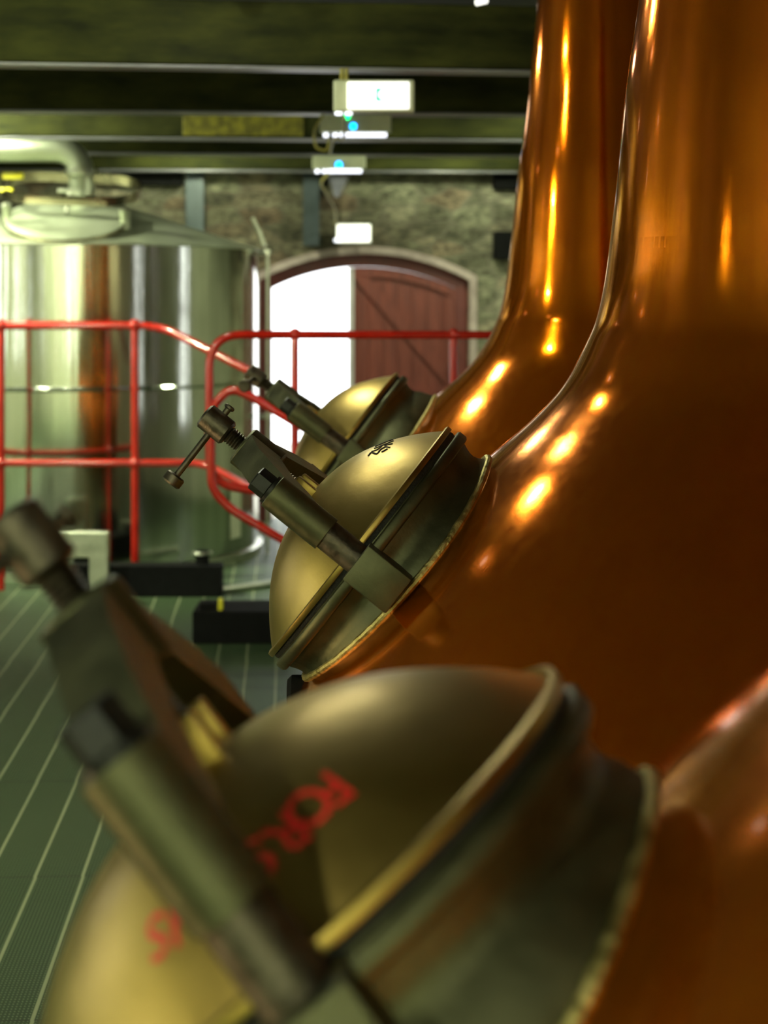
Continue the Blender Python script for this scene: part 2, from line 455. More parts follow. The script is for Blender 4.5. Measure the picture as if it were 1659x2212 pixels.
# ------------------------------------------------------------------ beams
def beam(v, ybot, h, tilt, label, first=False):
    z0 = zof(ybot, 560, v)
    o = thing('ceiling_beam', label, 'beam', room(0, v, z0), RZ+tilt, 'painted beams across the ceiling')
    bm = bmesh.new(); box(bm, (-.6, .05, h/2+.006), (8.8, .10, h-.006) if h > .02 else (1, 1, 1), bev=.008)
    link('beam_face', bm, BEAM, o, smooth=False)
    bm = bmesh.new(); box(bm, (-.6, .05, 0), (8.8, .11, .008)); link('lit_underside', bm, BEAMU, o, smooth=False)  # thin pale strip painting the lit underside
    return o
b1 = beam(6.2, 146, .245, .05, 'nearest green ceiling beam, broad and mottled, across the top of the picture')
b2 = beam(7.7, 243, .34, 0, 'dark second ceiling beam behind the lit exit sign')
b3 = beam(8.9, 300, .30, 0, 'ceiling beam with a yellow painted patch on its face')
b4 = beam(9.95, 333, .30, 0, 'fourth ceiling beam, directly behind the one with the yellow patch')
b5 = beam(11.0, 369, .30, 0, 'farthest ceiling beam, just before the stone wall')
bm = bmesh.new()
x0, x1 = uof(395, 8.9), uof(655, 8.9)
box(bm, ((x0+x1)/2, -.003, .075), (x1-x0, .008, .12), bev=.002)
link('paint_patch', bm, YELP, b3, smooth=False)

# ------------------------------------------------------------------ pot stills
PROF = [(.13, 1.40), (.15, 1.15), (.168, .95), (.19, .72), (.208, .546), (.231, .379), (.248, .2125), (.266, .06), (.282, -.021), (.3013, -.071),
        (.3415, -.146), (.397, -.208), (.482, -.282), (.58, -.375), (.66, -.46), (.735, -.555), (.79, -.64), (.822, -.73),
        (.836, -.83), (.832, -.95), (.80, -1.08), (.72, -1.22), (.58, -1.33), (.35, -1.39)]
PR = [(v.x, v.y+CAMZ) for v in smooth_path([Vector((r, z, 0)) for r, z in PROF], 8)]
def prof_r(z):
    for (r0, z0), (r1, z1) in zip(PR[:-1], PR[1:]):
        if z <= z0 and z >= z1: return r0+(r1-r0)*(z0-z)/max(1e-9, z0-z1)
    return 0

RL = .25; DH = .122
def dome_h(rho, h=DH): return h*max(0.0, 1-(min(rho, RL)/RL)**2.3)
def frame(az, el, roll):
    az, el, roll = map(math.radians, (az, el, roll))
    n = Vector((-math.cos(el)*math.cos(az), -math.cos(el)*math.sin(az), math.sin(el)))
    v = Vector((-math.sin(az), math.cos(az), 0)); u = v.cross(n)
    return n, u*math.cos(roll)+v*math.sin(roll), v*math.cos(roll)-u*math.sin(roll)

def onto_dome(Minv, px, py, D):
    """where the lid is met when looking along the direction (px, py)"""
    o = Minv @ Vector((0, 0, CAMZ)); d = (Minv @ pt(px, py, 1.0)) - o
    t = D-.6
    while t < D+.5:
        p = o+d*t
        rho = math.hypot(p.x, p.y)
        if rho < RL and p.z < dome_h(rho)+.0122: return (p.x, p.y)
        t += .0005
    return None

def cyl(bm, p0, p1, r, seg=32, r2=None, bev=0.0):
    p0, p1 = Vector(p0), Vector(p1)
    if bev: 
        d = (p1-p0).normalized()*bev
        tube(bm, [p0, p0+d*.001, p0+d, p1-d, p1-d*.001, p1], r, seg, radii=[r-bev, r-bev, r, r2 or r, (r2 or r)-bev, (r2 or r)-bev])
    else: tube(bm, [p0, p1], r, seg, radii=[r, r2 or r])

def still(cx, cy, c, az, el, roll, label, bar_dir=-1, letters=None, ink=None, bar_ang=0.0, knob=False):
    root = thing('pot_still', label, 'still', (cx, cy, 0), 0, 'copper pot stills in a row')
    zsplit = CAMZ+.10
    pot = [p for p in PR if p[1] <= zsplit+.02]; neck = [p for p in PR if p[1] >= zsplit-.02]
    bm = bmesh.new(); lathe(bm, pot+[(0, pot[-1][1])], 160); link('pot', bm, COP, root, sharp=60)
    bm = bmesh.new(); lathe(bm, neck, 128); link('neck', bm, COP, root, sharp=60)
    bm = bmesh.new(); lathe(bm, [(.50, 0), (.56, 0), (.62, .20), (.57, .20)], 64, closed=True); link('base_ring', bm, BRASSD, root)
    n, u, v = frame(az, el, roll)
    cl = Vector(c)+Vector((0, 0, CAMZ))-root.location
    M = Matrix.Translation(cl) @ Matrix((u, v, n)).transposed().to_4x4()
    # world (camera-relative) -> local for the lettering
    Mw = Matrix.Translation(root.location) @ M; Minv = Mw.inverted()
    # --- collar, with the weld where it meets the pot
    segs = 120; curve = []; rows = []
    def rad(a): return .250-.008*math.sin(PI*min(1, max(0, (-a-.025)/.05)))+.016*max(0.0, min(1.0, (-a-.05)/.06))**1.5
    bm = bmesh.new()
    for i in range(segs):
        th = 2*PI*i/segs; dv = Vector((math.cos(th), math.sin(th), 0))
        a = -.02; hit = None
        while a > -.30:
            p = M @ (dv*rad(a)+Vector((0, 0, a)))
            if math.hypot(p.x, p.y) < prof_r(p.z) or (prof_r(p.z) == 0 and p.z < CAMZ): hit = a; break
            a -= .001
        if hit is None: hit = -.12
        curve.append(dv*(rad(hit)+.002)+Vector((0, 0, hit)))
        col = []
        for k in range(13):
            aa = -.0+(hit-.03)*k/12
            col.append(bm.verts.new(dv*rad(aa)+Vector((0, 0, aa))))
        rows.append(col)
    for i in range(segs):
        j = (i+1) % segs
        for k in range(12): bm.faces.new((rows[i][k], rows[j][k], rows[j][k+1], rows[i][k+1]))
    collar = link('manhole_collar', bm, BRASSD, root, M, sharp=60)
    bm = bmesh.new()
    lathe(bm, [(.238, -.0245), (.258, -.0235), (.2615, -.020), (.2615, -.006), (.258, -.003), (.238, -.003)], 120, closed=True)
    link('collar_flange', bm, BRASSD, collar, sharp=50)
    bm = bmesh.new(); tube(bm, curve, .007, 10, closed=True)
    link('weld_bead', bm, WELD, collar)
    bm = bmesh.new(); lathe(bm, [(.225, -.004), (.249, -.004), (.2515, .003), (.250, .0105), (.225, .0105)], 120, closed=True)
    link('gasket', bm, GASK, collar)
    for s in (-1, 1):
        bm = bmesh.new(); box(bm, (0, s*.278, -.043), (.068, .075, .088), bev=.003)
        link('hinge_block', bm, BRASSD, collar, sharp=40)
    # --- lid
    bm = bmesh.new(); pr = []
    for i in range(33):
        rho = .249*math.sin(PI/2*i/32) if i else 0
        pr.append((rho, .012+dome_h(rho)*(1.0)))
    pr[0] = (0, .012+DH)
    pr = pr[::-1]
    pr = [(.24, .0082), (.2555, .0082), (.2565, .0115), (.2555, .0175), (.2505, .0195)] + [p for p in pr if p[0] < .2485]
    lathe(bm, pr, 128)
    lid = link('manhole_lid', bm, BRASS, root, M, sharp=50)
    for s in (-1, 1):
        bm = bmesh.new(); box(bm, (.008, s*.048, DH+.022), (.036, .026, .05), bev=.003)
        link('lid_lug', bm, BRASS, lid, sharp=40)
    if letters:
        hits = [onto_dome(Minv, x, y, Vector(c).y) for ch, x, y in letters]
        for i, ((ch, x, y), hpos) in enumerate(zip(letters, hits)):
            a = hits[max(0, i-1)]; b = hits[min(len(hits)-1, i+1)]
            if not (a and b and hpos): continue
            e = Vector((b[0]-a[0], b[1]-a[1])).normalized(); up = Vector((-e.y, e.x))
            cu = bpy.data.curves.new('t', 'FONT'); cu.body = ch; cu.size = .040; cu.align_x = 'CENTER'; cu.align_y = 'CENTER'; cu.offset = .0003
            to = bpy.data.objects.new('t', cu); C.objects.link(to)
            dg = bpy.context.evaluated_depsgraph_get(); me = bpy.data.meshes.new_from_object(to.evaluated_get(dg))
            bpy.data.objects.remove(to)
            bm = bmesh.new(); bm.from_mesh(me); bpy.data.meshes.remove(me)
            bmesh.ops.triangulate(bm, faces=bm.faces)
            bmesh.ops.subdivide_edges(bm, edges=bm.edges, cuts=2, use_grid_fill=True)
            for w in bm.verts:
                q = Vector(hpos)+e*w.co.x+up*w.co.y
                w.co = Vector((q.x, q.y, .0127+dome_h(q.length)))
            link('letter', bm, REDL, lid)
    if ink:
        bm = bmesh.new()
        for line in ink:
            hp = [onto_dome(Minv, x, y, Vector(c).y) for x, y in line]
            hp = [Vector((h[0], h[1], .0122+dome_h(math.hypot(*h)))) for h in hp if h]
            if len(hp) > 1: tube(bm, smooth_path(hp, 4), .0019, 6)
        link('engraved_lettering', bm, INK, lid)
    # --- yoke with its sleeves, bolts and centre screw
    aB = .280; s1, s2 = .178, .065; yp = .262
    bm = bmesh.new()
    # arched bridge, outline in (v, n), width along u; tapers to the sleeves
    top = [(-yp, s1-.004), (-.20, .215), (-.12, .252), (-.045, aB), (.045, aB), (.12, .252), (.20, .212), (yp, s1-.004)]
    bot = [(yp, .105), (.215, .128), (.14, .175), (.045, .215), (-.045, .215), (-.14, .175), (-.215, .128), (-yp, .105)]
    outl = top+bot
    def wid(vv): return .023+.008*max(0, 1-abs(vv)/.1)
    A = [bm.verts.new((wid(y)+.006*min(1, abs(y)/.2), y, z)) for y, z in outl]; B = [bm.verts.new((-wid(y), y, z)) for y, z in outl]
    m_ = len(top)
    for i in range(m_-1):
        j = len(outl)-1-i
        bm.faces.new((A[i], A[i+1], A[j-1], A[j])); bm.faces.new((B[i], B[i+1], B[j-1], B[j]))
    L = len(outl)
    for i in range(L): bm.faces.new((A[i], A[(i+1) % L], B[(i+1) % L], B[i]))
    bmesh.ops.bevel(bm, geom=[e for e in bm.edges if abs(e.verts[0].co.x-e.verts[1].co.x) < .02 and e.calc_face_angle(0) > .6], offset=.004, segments=2, affect='EDGES')
    cyl(bm, (0, 0, .21), (0, 0, aB+.006), .038, 40, bev=.004)
    yoke = link('yoke', bm, BRASSD, root, M, sharp=35)
    for s in (-1, 1):
        bm = bmesh.new(); cyl(bm, (0, s*yp, s2), (0, s*yp, s1), .030, 36, bev=.001); sl = link('yoke_sleeve', bm, BRASSD, yoke)
        bm = bmesh.new(); cyl(bm, (0, s*yp, -.02), (0, s*yp, s2), .026, 32); link('yoke_pin', bm, IRON if s < 0 else BRASSD, yoke)
        bm = bmesh.new(); cyl(bm, (0, s*yp, s1), (0, s*yp, s1+.006), .026, 24); cyl(bm, (0, s*yp, s1+.006), (0, s*yp, s1+.036), .0215, 6, bev=.002)
        link('bolt_head', bm, BLK, yoke)
    bm = bmesh.new()
    # threaded screw
    z = DH+.01; ps = []; rs = []
    while z < .335:
        ps.append((0, 0, z)); rs.append(.0165 if len(ps) % 2 else .0138); z += .0026
    tube(bm, ps, .016, 28, radii=rs)
    link('clamp_screw', bm, IRON, yoke, sharp=80)
    aT = .345
    bm = bmesh.new(); cyl(bm, (0, 0, aT-.028), (0, 0, aT+.028), .0245, 36, bev=.004)
    link('screw_head', bm, IRON, yoke)
    bm = bmesh.new()
    bd = Vector((-math.cos(bar_ang), -math.sin(bar_ang), -.02)).normalized()
    p0 = Vector((0, 0, aT))-bd*.034; p1 = Vector((0, 0, aT))+bd*.118
    cyl(bm, p0, p1, .0062, 20); cyl(bm, p1-bd*.004, p1+bd*.016, .0185, 32, bev=.003); cyl(bm, p0-bd*.008, p0, .010, 20, bev=.002)
    link('tommy_bar', bm, IRON, yoke)
    if knob:
        bm = bmesh.new(); q = pt(628, 1495, cy)-root.location
        cyl(bm, q+Vector((.10, 0, 0)), q+Vector((-.006, 0, 0)), .030, 28, bev=.008); link('drain_cap', bm, BLACK, root)
    return root

ink_strokes = [[(796, 985), (803, 978), (814, 981), (822, 972), (833, 966), (842, 967)],
               [(825, 977), (832, 973), (837, 970)],
               [(803, 976), (815, 972), (824, 965)], [(831, 963), (848, 959)],
               [(808, 970), (828, 962), (850, 953)], [(811, 965), (830, 957), (849, 950)], [(815, 960), (832, 953), (846, 948)]]
letters = [('F', 716, 1700), ('O', 663, 1743), ('R', 618, 1797), ('S', 557, 1848), ('Y', 510, 1890), ('T', 455, 1935), ('H', 400, 1975), ('S', 340, 2018)]
still(.66, 2.94, (-.031, 2.97, -.431), -5, 38.2, 4, 'middle copper pot still, in focus, with engraved manhole lid', ink=ink_strokes, bar_ang=.12, knob=True)
still(.752, 1.13, (-.0583, 1.261, -.453), -8.4, 50.7, 13, 'nearest copper pot still, blurred, with red lettering on its manhole lid', letters=letters, bar_ang=.55)
still(.622, 4.86, (-.102, 4.90, -.420), -4, 36.3, 4, 'farthest copper pot still, before the dark red door', bar_ang=1.3)

# ------------------------------------------------------------------ stainless tank
TX, TY, TR = -1.868, 10.1, 1.10
tank = thing('steel_tank', 'large polished stainless steel tank with conical top behind the red railing', 'tank', (TX, TY, 0))
zr = CAMZ+.33
bm = bmesh.new()
lathe(bm, [(TR+.0, .06), (TR, .09), (TR, .12), (TR, 1.00), (TR, 1.018), (TR, 1.026), (TR+.003, 1.030), (TR+.003, 1.036), (TR, 1.040), (TR, 1.048), (TR, 1.07), (TR, zr-.06), (TR, zr-.03), (TR, zr-.012)], 200); link('tank_wall', bm, STEEL, tank, sharp=50)
bm = bmesh.new(); lathe(bm, [(TR-.02, 0), (TR+.03, 0), (TR+.03, .05), (TR-.02, .06)], 128, closed=True); link('base_ring', bm, SATIN, tank)
bm = bmesh.new(); zap = CAMZ+.665
lathe(bm, [(TR+.006, zr-.014), (TR+.010, zr-.004), (TR-.004, zr), (.10, zap-.01), (0, zap)], 160); link('conical_top', bm, CONE, tank)
sl = math.atan2(zap-zr, TR)
lc = pt(142, 478, 9.32)-tank.location
# tilt axis: cone normal at that spot
rd = Vector((lc.x, lc.y, 0)).normalized(); nn = (rd*math.sin(sl+.10)+Vector((0, 0, 1))*math.cos(sl+.10)).normalized()
ux = Vector((1, 0, 0)); vy = nn.cross(ux).normalized(); ux = vy.cross(nn)
ML = Matrix.Translation(lc) @ Matrix((ux, vy, nn)).transposed().to_4x4()
bm = bmesh.new(); lathe(bm, [(.30, -.10), (.318, -.10), (.318, .0), (.34, .0), (.34, .012), (.31, .014), (.30, .0)], 96, closed=True)
mr_ = link('manway_ring', bm, RINGM, tank, ML)
bm = bmesh.new(); lathe(bm, [(.335, .012), (.335, .018), (.30, .022), (.16, .030), (0, .034)], 96); link('manway_lid', bm, CONE, mr_)
# stadium band guard held above the lid
bm = bmesh.new(); loop = []
for i in range(64):
    t = 2*PI*i/64; x = .20*math.copysign(1, math.cos(t))+.20*math.cos(t) if abs(math.cos(t)) > 1e-6 else 0
    y = .20*math.sin(t)
    loop.append(Vector((x*.98+.02, y+.10, .16)))
ring = []
for p in loop:
    ring.append((bm.verts.new(p+Vector((0, 0, -.028))), bm.verts.new(p+Vector((0, 0, .028))), bm.verts.new(p*.985+Vector((0, 0, .028))), bm.verts.new(p*.985+Vector((0, 0, -.028)))))
for i in range(64):
    a, b = ring[i], ring[(i+1) % 64]
    for k in range(4): bm.faces.new((a[k], a[(k+1) % 4], b[(k+1) % 4], b[k]))
link('manway_band', bm, RINGM, mr_)
bm = bmesh.new(); cyl(bm, (0, .02, .04), (.02, .06, .16), .012, 14); cyl(bm, (-.05, .06, .16), (.09, .06, .16), .012, 14)
link('manway_handle', bm, SATIN, mr_)
bm = bmesh.new(); cyl(bm, (.33, .0, -.03), (.33, .0, .09), .03, 16, bev=.005); link('manway_clamp', bm, SATIN, mr_)
bm = bmesh.new(); cyl(bm, (-.33, .0, -.03), (-.33, .0, .09), .03, 16, bev=.005); link('manway_clamp', bm, SATIN, mr_)
bm = bmesh.new()
P = [pt(-330, 323, 9.55), pt(110, 323, 9.55), pt(176, 345, 9.55), pt(176, 440, 9.55)]
P = [p-tank.location for p in [pt(-330, 323, 9.55), pt(176, 323, 9.55), pt(176, 450, 9.55)]]
tube(bm, fillet(P, .17, 14), .073, 36)
vp = link('vapour_pipe', bm, CONE, tank)
bm = bmesh.new(); q = pt(176, 380, 9.55)-tank.location; cyl(bm, q, q+Vector((0, 0, .035)), .10, 40, bev=.004); link('pipe_flange', bm, SATIN, vp)
bm = bmesh.new(); q = pt(110, 323, 9.55)-tank.location; lathe_b = cyl(bm, q, q+Vector((.008, 0, 0)), .0705, 36); link('pipe_joint', bm, SATIN, vp)
bm = bmesh.new(); tube(bm, [pt(572, 532, 10.1)-tank.location, pt(560, 500, 10.1)-tank.location, pt(545, 470, 10.1)-tank.location], .012, 12)
link('top_rod', bm, SATIN, tank)
bm = bmesh.new()
for k in range(9):
    t = math.radians(-27+k*.7); t2 = math.radians(-27+(k+1)*.7); r_ = TR+.004
    a = [bm.verts.new((r_*math.cos(q), r_*math.sin(q), z)) for q, z in ((t, .14), (t2, .14), (t2, .42), (t, .42))]; bm.faces.new(a)
link('data_plate', bm, WHT, tank)
bm = bmesh.new()
cyl(bm, pt(578, 540, 10.0)-tank.location, pt(578, 1228, 10.0)-tank.location, .010, 16)
for yy in (545, 900, 1200):
    a = pt(578, yy, 10.0)-tank.location; cyl(bm, a+Vector((-.05, .04, 0)), a, .014, 12); cyl(bm, a+Vector((0, 0, -.015)), a+Vector((0, 0, .015)), .018, 12)
link('sight_tube', bm, SATIN, tank)
bm = bmesh.new()
for x, y, w, h in ((28, 380, 44, 13), (14, 410, 26, 8)):
    q = pt(x, y, 9.25)-tank.location; box(bm, q, (w/F*9.25, .03, h/F*9.25), bev=.003)
link('yellow_tag', bm, YEL, tank)['label'] = 'small bright yellow tag'

# ------------------------------------------------------------------ red railings
def rail(name, label, parts, group='red tubular railings'):
    base = parts[0][1][0]
    o = thing(name, label, 'railing', (base.x, base.y, 0), 0, group)
    for pn, pts, r, fr in parts:
        bm = bmesh.new(); q = [p-o.location for p in pts]
        if fr: q = fillet(q, fr, 10)
        tube(bm, q, r, 18); link(pn, bm, REDP, o)
    return o
D1 = 8.72; D2 = 6.4
def down(px, py, D): a = pt(px, py, D); return [a, Vector((a.x, a.y, 0))]
ra = rail('railing', 'red tubular railing in front of the polished steel tank, sloping down at its right end',
     [('top_rail', [pt(-260, 705, D1), pt(345, 703, D1), pt(560, 812, 8.2)], .020, .14),
      ('mid_rail', [pt(-260, 1000, D1), pt(440, 1000, D1), pt(556, 1063, 8.4)], .019, .10),
      ('post', down(292, 703, D1), .020, None),
      ('post', down(2, 703, D1), .020, None)])
def collars(o, spots, r):
    for px, py, D in spots:
        bm = bmesh.new(); bmesh.ops.create_uvsphere(bm, u_segments=20, v_segments=12, radius=r, matrix=Matrix.Translation(pt(px, py, D)-o.location))
        link('rail_joint', bm, REDP, o)
collars(ra, [(292, 703, D1), (292, 1000, D1), (2, 703, D1), (2, 1000, D1)], .033)
rb = rail('railing', 'red tubular railing before the bright doorway, with rounded upright at its left end',
     [('top_rail', [pt(452, 1000, D2), pt(452, 723, D2), pt(1290, 724, D2+.45)], .0165, .13),
      ('mid_rail', [pt(452, 935, D2), pt(455, 1045, D2), pt(575, 1064, D2+.02)], .0165, .13),
      ('post', [pt(637, 722, D2+.10), pt(637, 1186, D2-.06)], .0150, None),
      ('post', down(980, 723, D2+.28), .0165, None)])
collars(rb, [(637, 722, D2+.10), (980, 723, D2+.28)], .025)
rc_ = rail('stair_handrail', 'red looped stair handrail hanging below the rail by the doorway, mostly behind the middle manhole',
     [('handrail_loop', [pt(690, 945, D2-.15), pt(540, 855, D2-.1), pt(498, 838, D2-.1), pt(456, 880, D2-.1), pt(456, 1055, D2-.1), pt(495, 1098, D2-.1), pt(740, 1243, D2-.1)], .0165, .085)], None)

# ------------------------------------------------------------------ low things on the floor
def lowbox(px0, px1, ytop, D, dep, label, group):
    a = pt(px0, 1300, D); b = pt(px1, 1300, D); h = CAMZ-(ytop-HY)/F*D
    o = thing('black_box', label, 'box', ((a.x+b.x)/2, D+dep/2, 0), 0, group)
    bm = bmesh.new(); box(bm, (0, 0, h/2), (b.x-a.x, dep, h), bev=.006); link('box_body', bm, BLACK, o, smooth=False)
    return o, h, b.x-a.x
ob, h, w = lowbox(150, 478, 1222, 8.50, .13, 'long low black box on the floor against the steel tank', None)
bm = bmesh.new(); q = pt(437, 1222, 8.56)-ob.location; q.z = h
cyl(bm, q, q+Vector((0, 0, .07)), .035, 24, bev=.004); link('black_cap', bm, BLACK, ob)
bm = bmesh.new(); cyl(bm, q+Vector((0, .0, .05)), q+Vector((0, 0, .062)), .052, 28, bev=.003); link('cap_ring', bm, SATIN, ob)
ob, h, w = lowbox(415, 640, 1322, 7.33, .30, 'lower black box on the floor left of the middle manhole lid', None)
bm = bmesh.new(); box(bm, (-w/2+.06, -.04, h+.012), (.07, .10, .03), bev=.004); link('black_pad', bm, BLACK, ob)
bm = bmesh.new(); box(bm, (-w/2+.12, -.09, h+.02), (.02, .04, .06), bev=.003); link('yellow_tag', bm, YEL, ob)['label'] = 'small yellow tag'
# stainless bracket with louvred plate
br = thing('steel_bracket', 'pale steel bracket with a louvred plate standing before the tank', 'bracket', pt(212, 655, 8.3)-Vector((0, 0, CAMZ)))
br.location.z = 0
def rel(px, py, D): return pt(px, py, D)-br.location
bm = bmesh.new()
a = rel(112, 1148, 8.3); b = rel(235, 1205, 8.3)
box(bm, ((a.x+b.x)/2, .02, (a.z+b.z)/2), (b.x-a.x, .05, a.z-b.z), bev=.006); link('louvred_plate', bm, SATIN, br, smooth=False)
bm = bmesh.new()
for k in range(5):
    q = rel(150+14*k, 1182, 8.3); R = Matrix.Rotation(.55, 3, 'Y'); box(bm, (q.x, -.01, q.z), (.008, .02, .05), R=R, bev=.001)
link('louvre', bm, SATIN, br, smooth=False)
bm = bmesh.new(); a = rel(192, 1200, 8.3); b = rel(234, 1200, 8.3)
box(bm, ((a.x+b.x)/2, .02, a.z/2), (b.x-a.x, .05, a.z), bev=.006); link('bracket_leg', bm, SATIN, br, smooth=False)
# pale curved pipe on the floor round the tank
bm = bmesh.new(); arc = []
for i in range(40):
    t = math.radians(-58+i*.6); arc.append((TX+1.80*math.cos(t), TY+1.80*math.sin(t), .018))
tube(bm, arc, .018, 12); tag(link('floor_hose', bm, SATIN), 'pale hose curving on the floor round the foot of the tank', 'hose')

# ------------------------------------------------------------------ exit sign and lamps under the beams
def sign(px0, px1, py0, py1, D, label, lit, name, cat):
    c = pt((px0+px1)/2, (py0+py1)/2, D); w = (px1-px0)/F*D; hh = (py1-py0)/F*D
    return thing(name, label, cat, c, 0), w, hh
o, w, hh = sign(720, 895, 172, 241, 6.12, 'lit white exit sign hanging under the nearest beam', 1, 'exit_sign', 'sign')
k = 6.12/F
bm = bmesh.new(); box(bm, (0, .035, 0), (w, .07, hh), bev=.008); link('sign_housing', bm, WHT, o, smooth=False)
bm = bmesh.new(); box(bm, (.0165, -.004, 0), (134*k, .012, 59*k), bev=.004); link('sign_face', bm, LITW, o, smooth=False)
bm = bmesh.new(); cxs = (720+895)/2; cys = (172+241)/2
def quad(px0, py0, px1, py1):
    box(bm, (((px0+px1)/2-cxs)*k, -.0112, (cys-(py0+py1)/2)*k), ((px1-px0)*k, .002, (py1-py0)*k))
quad(783, 191, 785, 218)
link('pictogram', bm, TEAL, o, smooth=False); bm = bmesh.new()
# square pictogram with a round bite out of its right side
ol = [(812, 191), (826, 191)]
for i in range(13):
    t = PI/2+PI*i/12; ol.append((827+10*math.cos(t)*1.0, 205-10*math.sin(t)))
ol += [(826, 219), (812, 219)]
M_ = Matrix(((1, 0, 0, 0), (0, 0, 1, -.0122), (0, 1, 0, 0), (0, 0, 0, 1)))
prism(bm, [((x-cxs)*k, (cys-y)*k) for x, y in ol], .002, M_)
link('pictogram', bm, TEAL, o, smooth=False); bm = bmesh.new()
prism(bm, [((x-cxs)*k, (cys-y)*k) for x, y in ((842, 191), (850, 191), (850, 199))], .002, M_)
link('pictogram', bm, TEAL, o, smooth=False); bm = bmesh.new()
prism(bm, [((x-cxs)*k, (cys-y)*k) for x, y in ((842, 219), (850, 219), (850, 212))], .002, M_)
link('pictogram', bm, TEAL, o, smooth=False)
bm = bmesh.new()
for x in (738, 748):
    a = Vector(((x-cxs)*k, .03, hh/2)); tube(bm, [a, a+Vector((0, 0, .045))], .007, 10)
link('hanger', bm, YCAB, o)
bm = bmesh.new()
for x in (731, 753): cyl(bm, ((x-cxs)*k, .02, -hh/2-.010), ((x-cxs)*k, .02, -hh/2+.005), .013, 16)
link('glowing_gland', bm, TUBE, o)

def batten(px0, px1, py0, py1, D, label, leds):
    o, w, hh = sign(px0, px1, py0, py1, D, label, 0, 'emergency_light', 'light'); k = D/F
    o['group'] = 'emergency lights on the beams'
    cx_, cy_ = (px0+px1)/2, (py0+py1)/2
    bm = bmesh.new(); box(bm, (0, .03, .008), (w, .06, hh-.016), bev=.006); link('light_housing', bm, WHT, o, smooth=False)
    bm = bmesh.new(); t0 = px0+.28*(px1-px0)
    cyl(bm, ((t0-cx_)*k, .012, -hh/2+.004), (w/2-.02, .012, -hh/2+.004), .0105, 16, bev=.004)
    link('lamp_tube', bm, TUBE, o)
    bm = bmesh.new()
    for q in (.09, .22): cyl(bm, (-w/2+q*w, .012, -hh/2-.006), (-w/2+q*w, .012, -hh/2+.012), .012, 16, bev=.003)
    link('glowing_gland', bm, TUBE, o)
    for (x, y, r, mt) in leds:
        bm = bmesh.new(); cyl(bm, ((x-cx_)*k, -.006, (cy_-y)*k), ((x-cx_)*k, .004, (cy_-y)*k), r*k, 20); link('indicator_lamp', bm, mt, o)
    return o
batten(690, 845, 247, 293, 7.62, 'pale emergency light with green and blue indicators just below the exit sign', [(763, 273, 7, LEDB), (750, 252, 6, LEDG)])
batten(675, 790, 336, 371, 8.82, 'pale emergency light with one blue indicator, lowest under the beams', [(732, 356, 7, LEDB)])
# lit box above the doorway
o, w, hh = sign(728, 800, 485, 523, 11.15, 'small lit white box on the stone wall above the doorway', 1, 'lit_sign', 'sign')
bm = bmesh.new(); box(bm, (0, .06, 0), (w+.012, .12, hh+.012), bev=.006); link('sign_housing', bm, WHT, o, smooth=False)
bm = bmesh.new(); box(bm, (0, -.004, 0), (w, .012, hh), bev=.004); link('sign_face', bm, LITW, o, smooth=False)
bm = bmesh.new(); a = pt(722, 519, 11.13)-o.location; cyl(bm, a, a+Vector((.04, 0, 0)), .010, 12); link('glowing_gland', bm, TUBE, o)

# cables between the lights
bm = bmesh.new()
tube(bm, smooth_path([pt(744, 254, 6.30), pt(744, 262, 6.7), pt(741, 300, 7.4), pt(722, 300, 7.5), pt(713, 330, 8.6)], 8), .0065, 8)
tag(link('hanging_cable', bm, YCAB), 'yellowish cable dropping from the exit sign to the lights below', 'cable')
bm = bmesh.new()
tube(bm, smooth_path([pt(700, 247, 7.54), pt(680, 280, 7.54), pt(682, 315, 7.54), pt(700, 325, 7.54), pt(708, 318, 7.54), pt(710, 297, 7.54)], 8), .006, 8)
tag(link('hanging_cable', bm, YCAB), 'looping cable hanging left of the second emergency light', 'cable')
bm = bmesh.new()
tube(bm, smooth_path([pt(713, 372, 8.85), pt(694, 396, 9.2), pt(706, 420, 9.8), pt(722, 450, 10.6), pt(726, 485, 11.2)], 8), .007, 8)
tag(link('hanging_cable', bm, YCAB), 'cable falling from the lowest emergency light to the lit box on the wall', 'cable')
# loudspeaker-like pale bracket under the third light
bm = bmesh.new()
prism(bm, [((x-735)/F*11.2, (420-y)/F*11.2) for x, y in ((706, 372), (757, 374), (746, 395), (733, 425), (722, 425), (716, 400))], .06,
      Matrix.Translation(pt(735, 420, 11.2)) @ Matrix(((1, 0, 0, 0), (0, 0, 1, 0), (0, 1, 0, 0), (0, 0, 0, 1))))
tag(link('wall_bracket', bm, noisy('lilac_grey_metal', (.16, .16, .20), (.24, .24, .30), 12, (.4, .5), .4)), 'tapering lilac-grey bracket on the stone wall under the lowest emergency light', 'bracket')

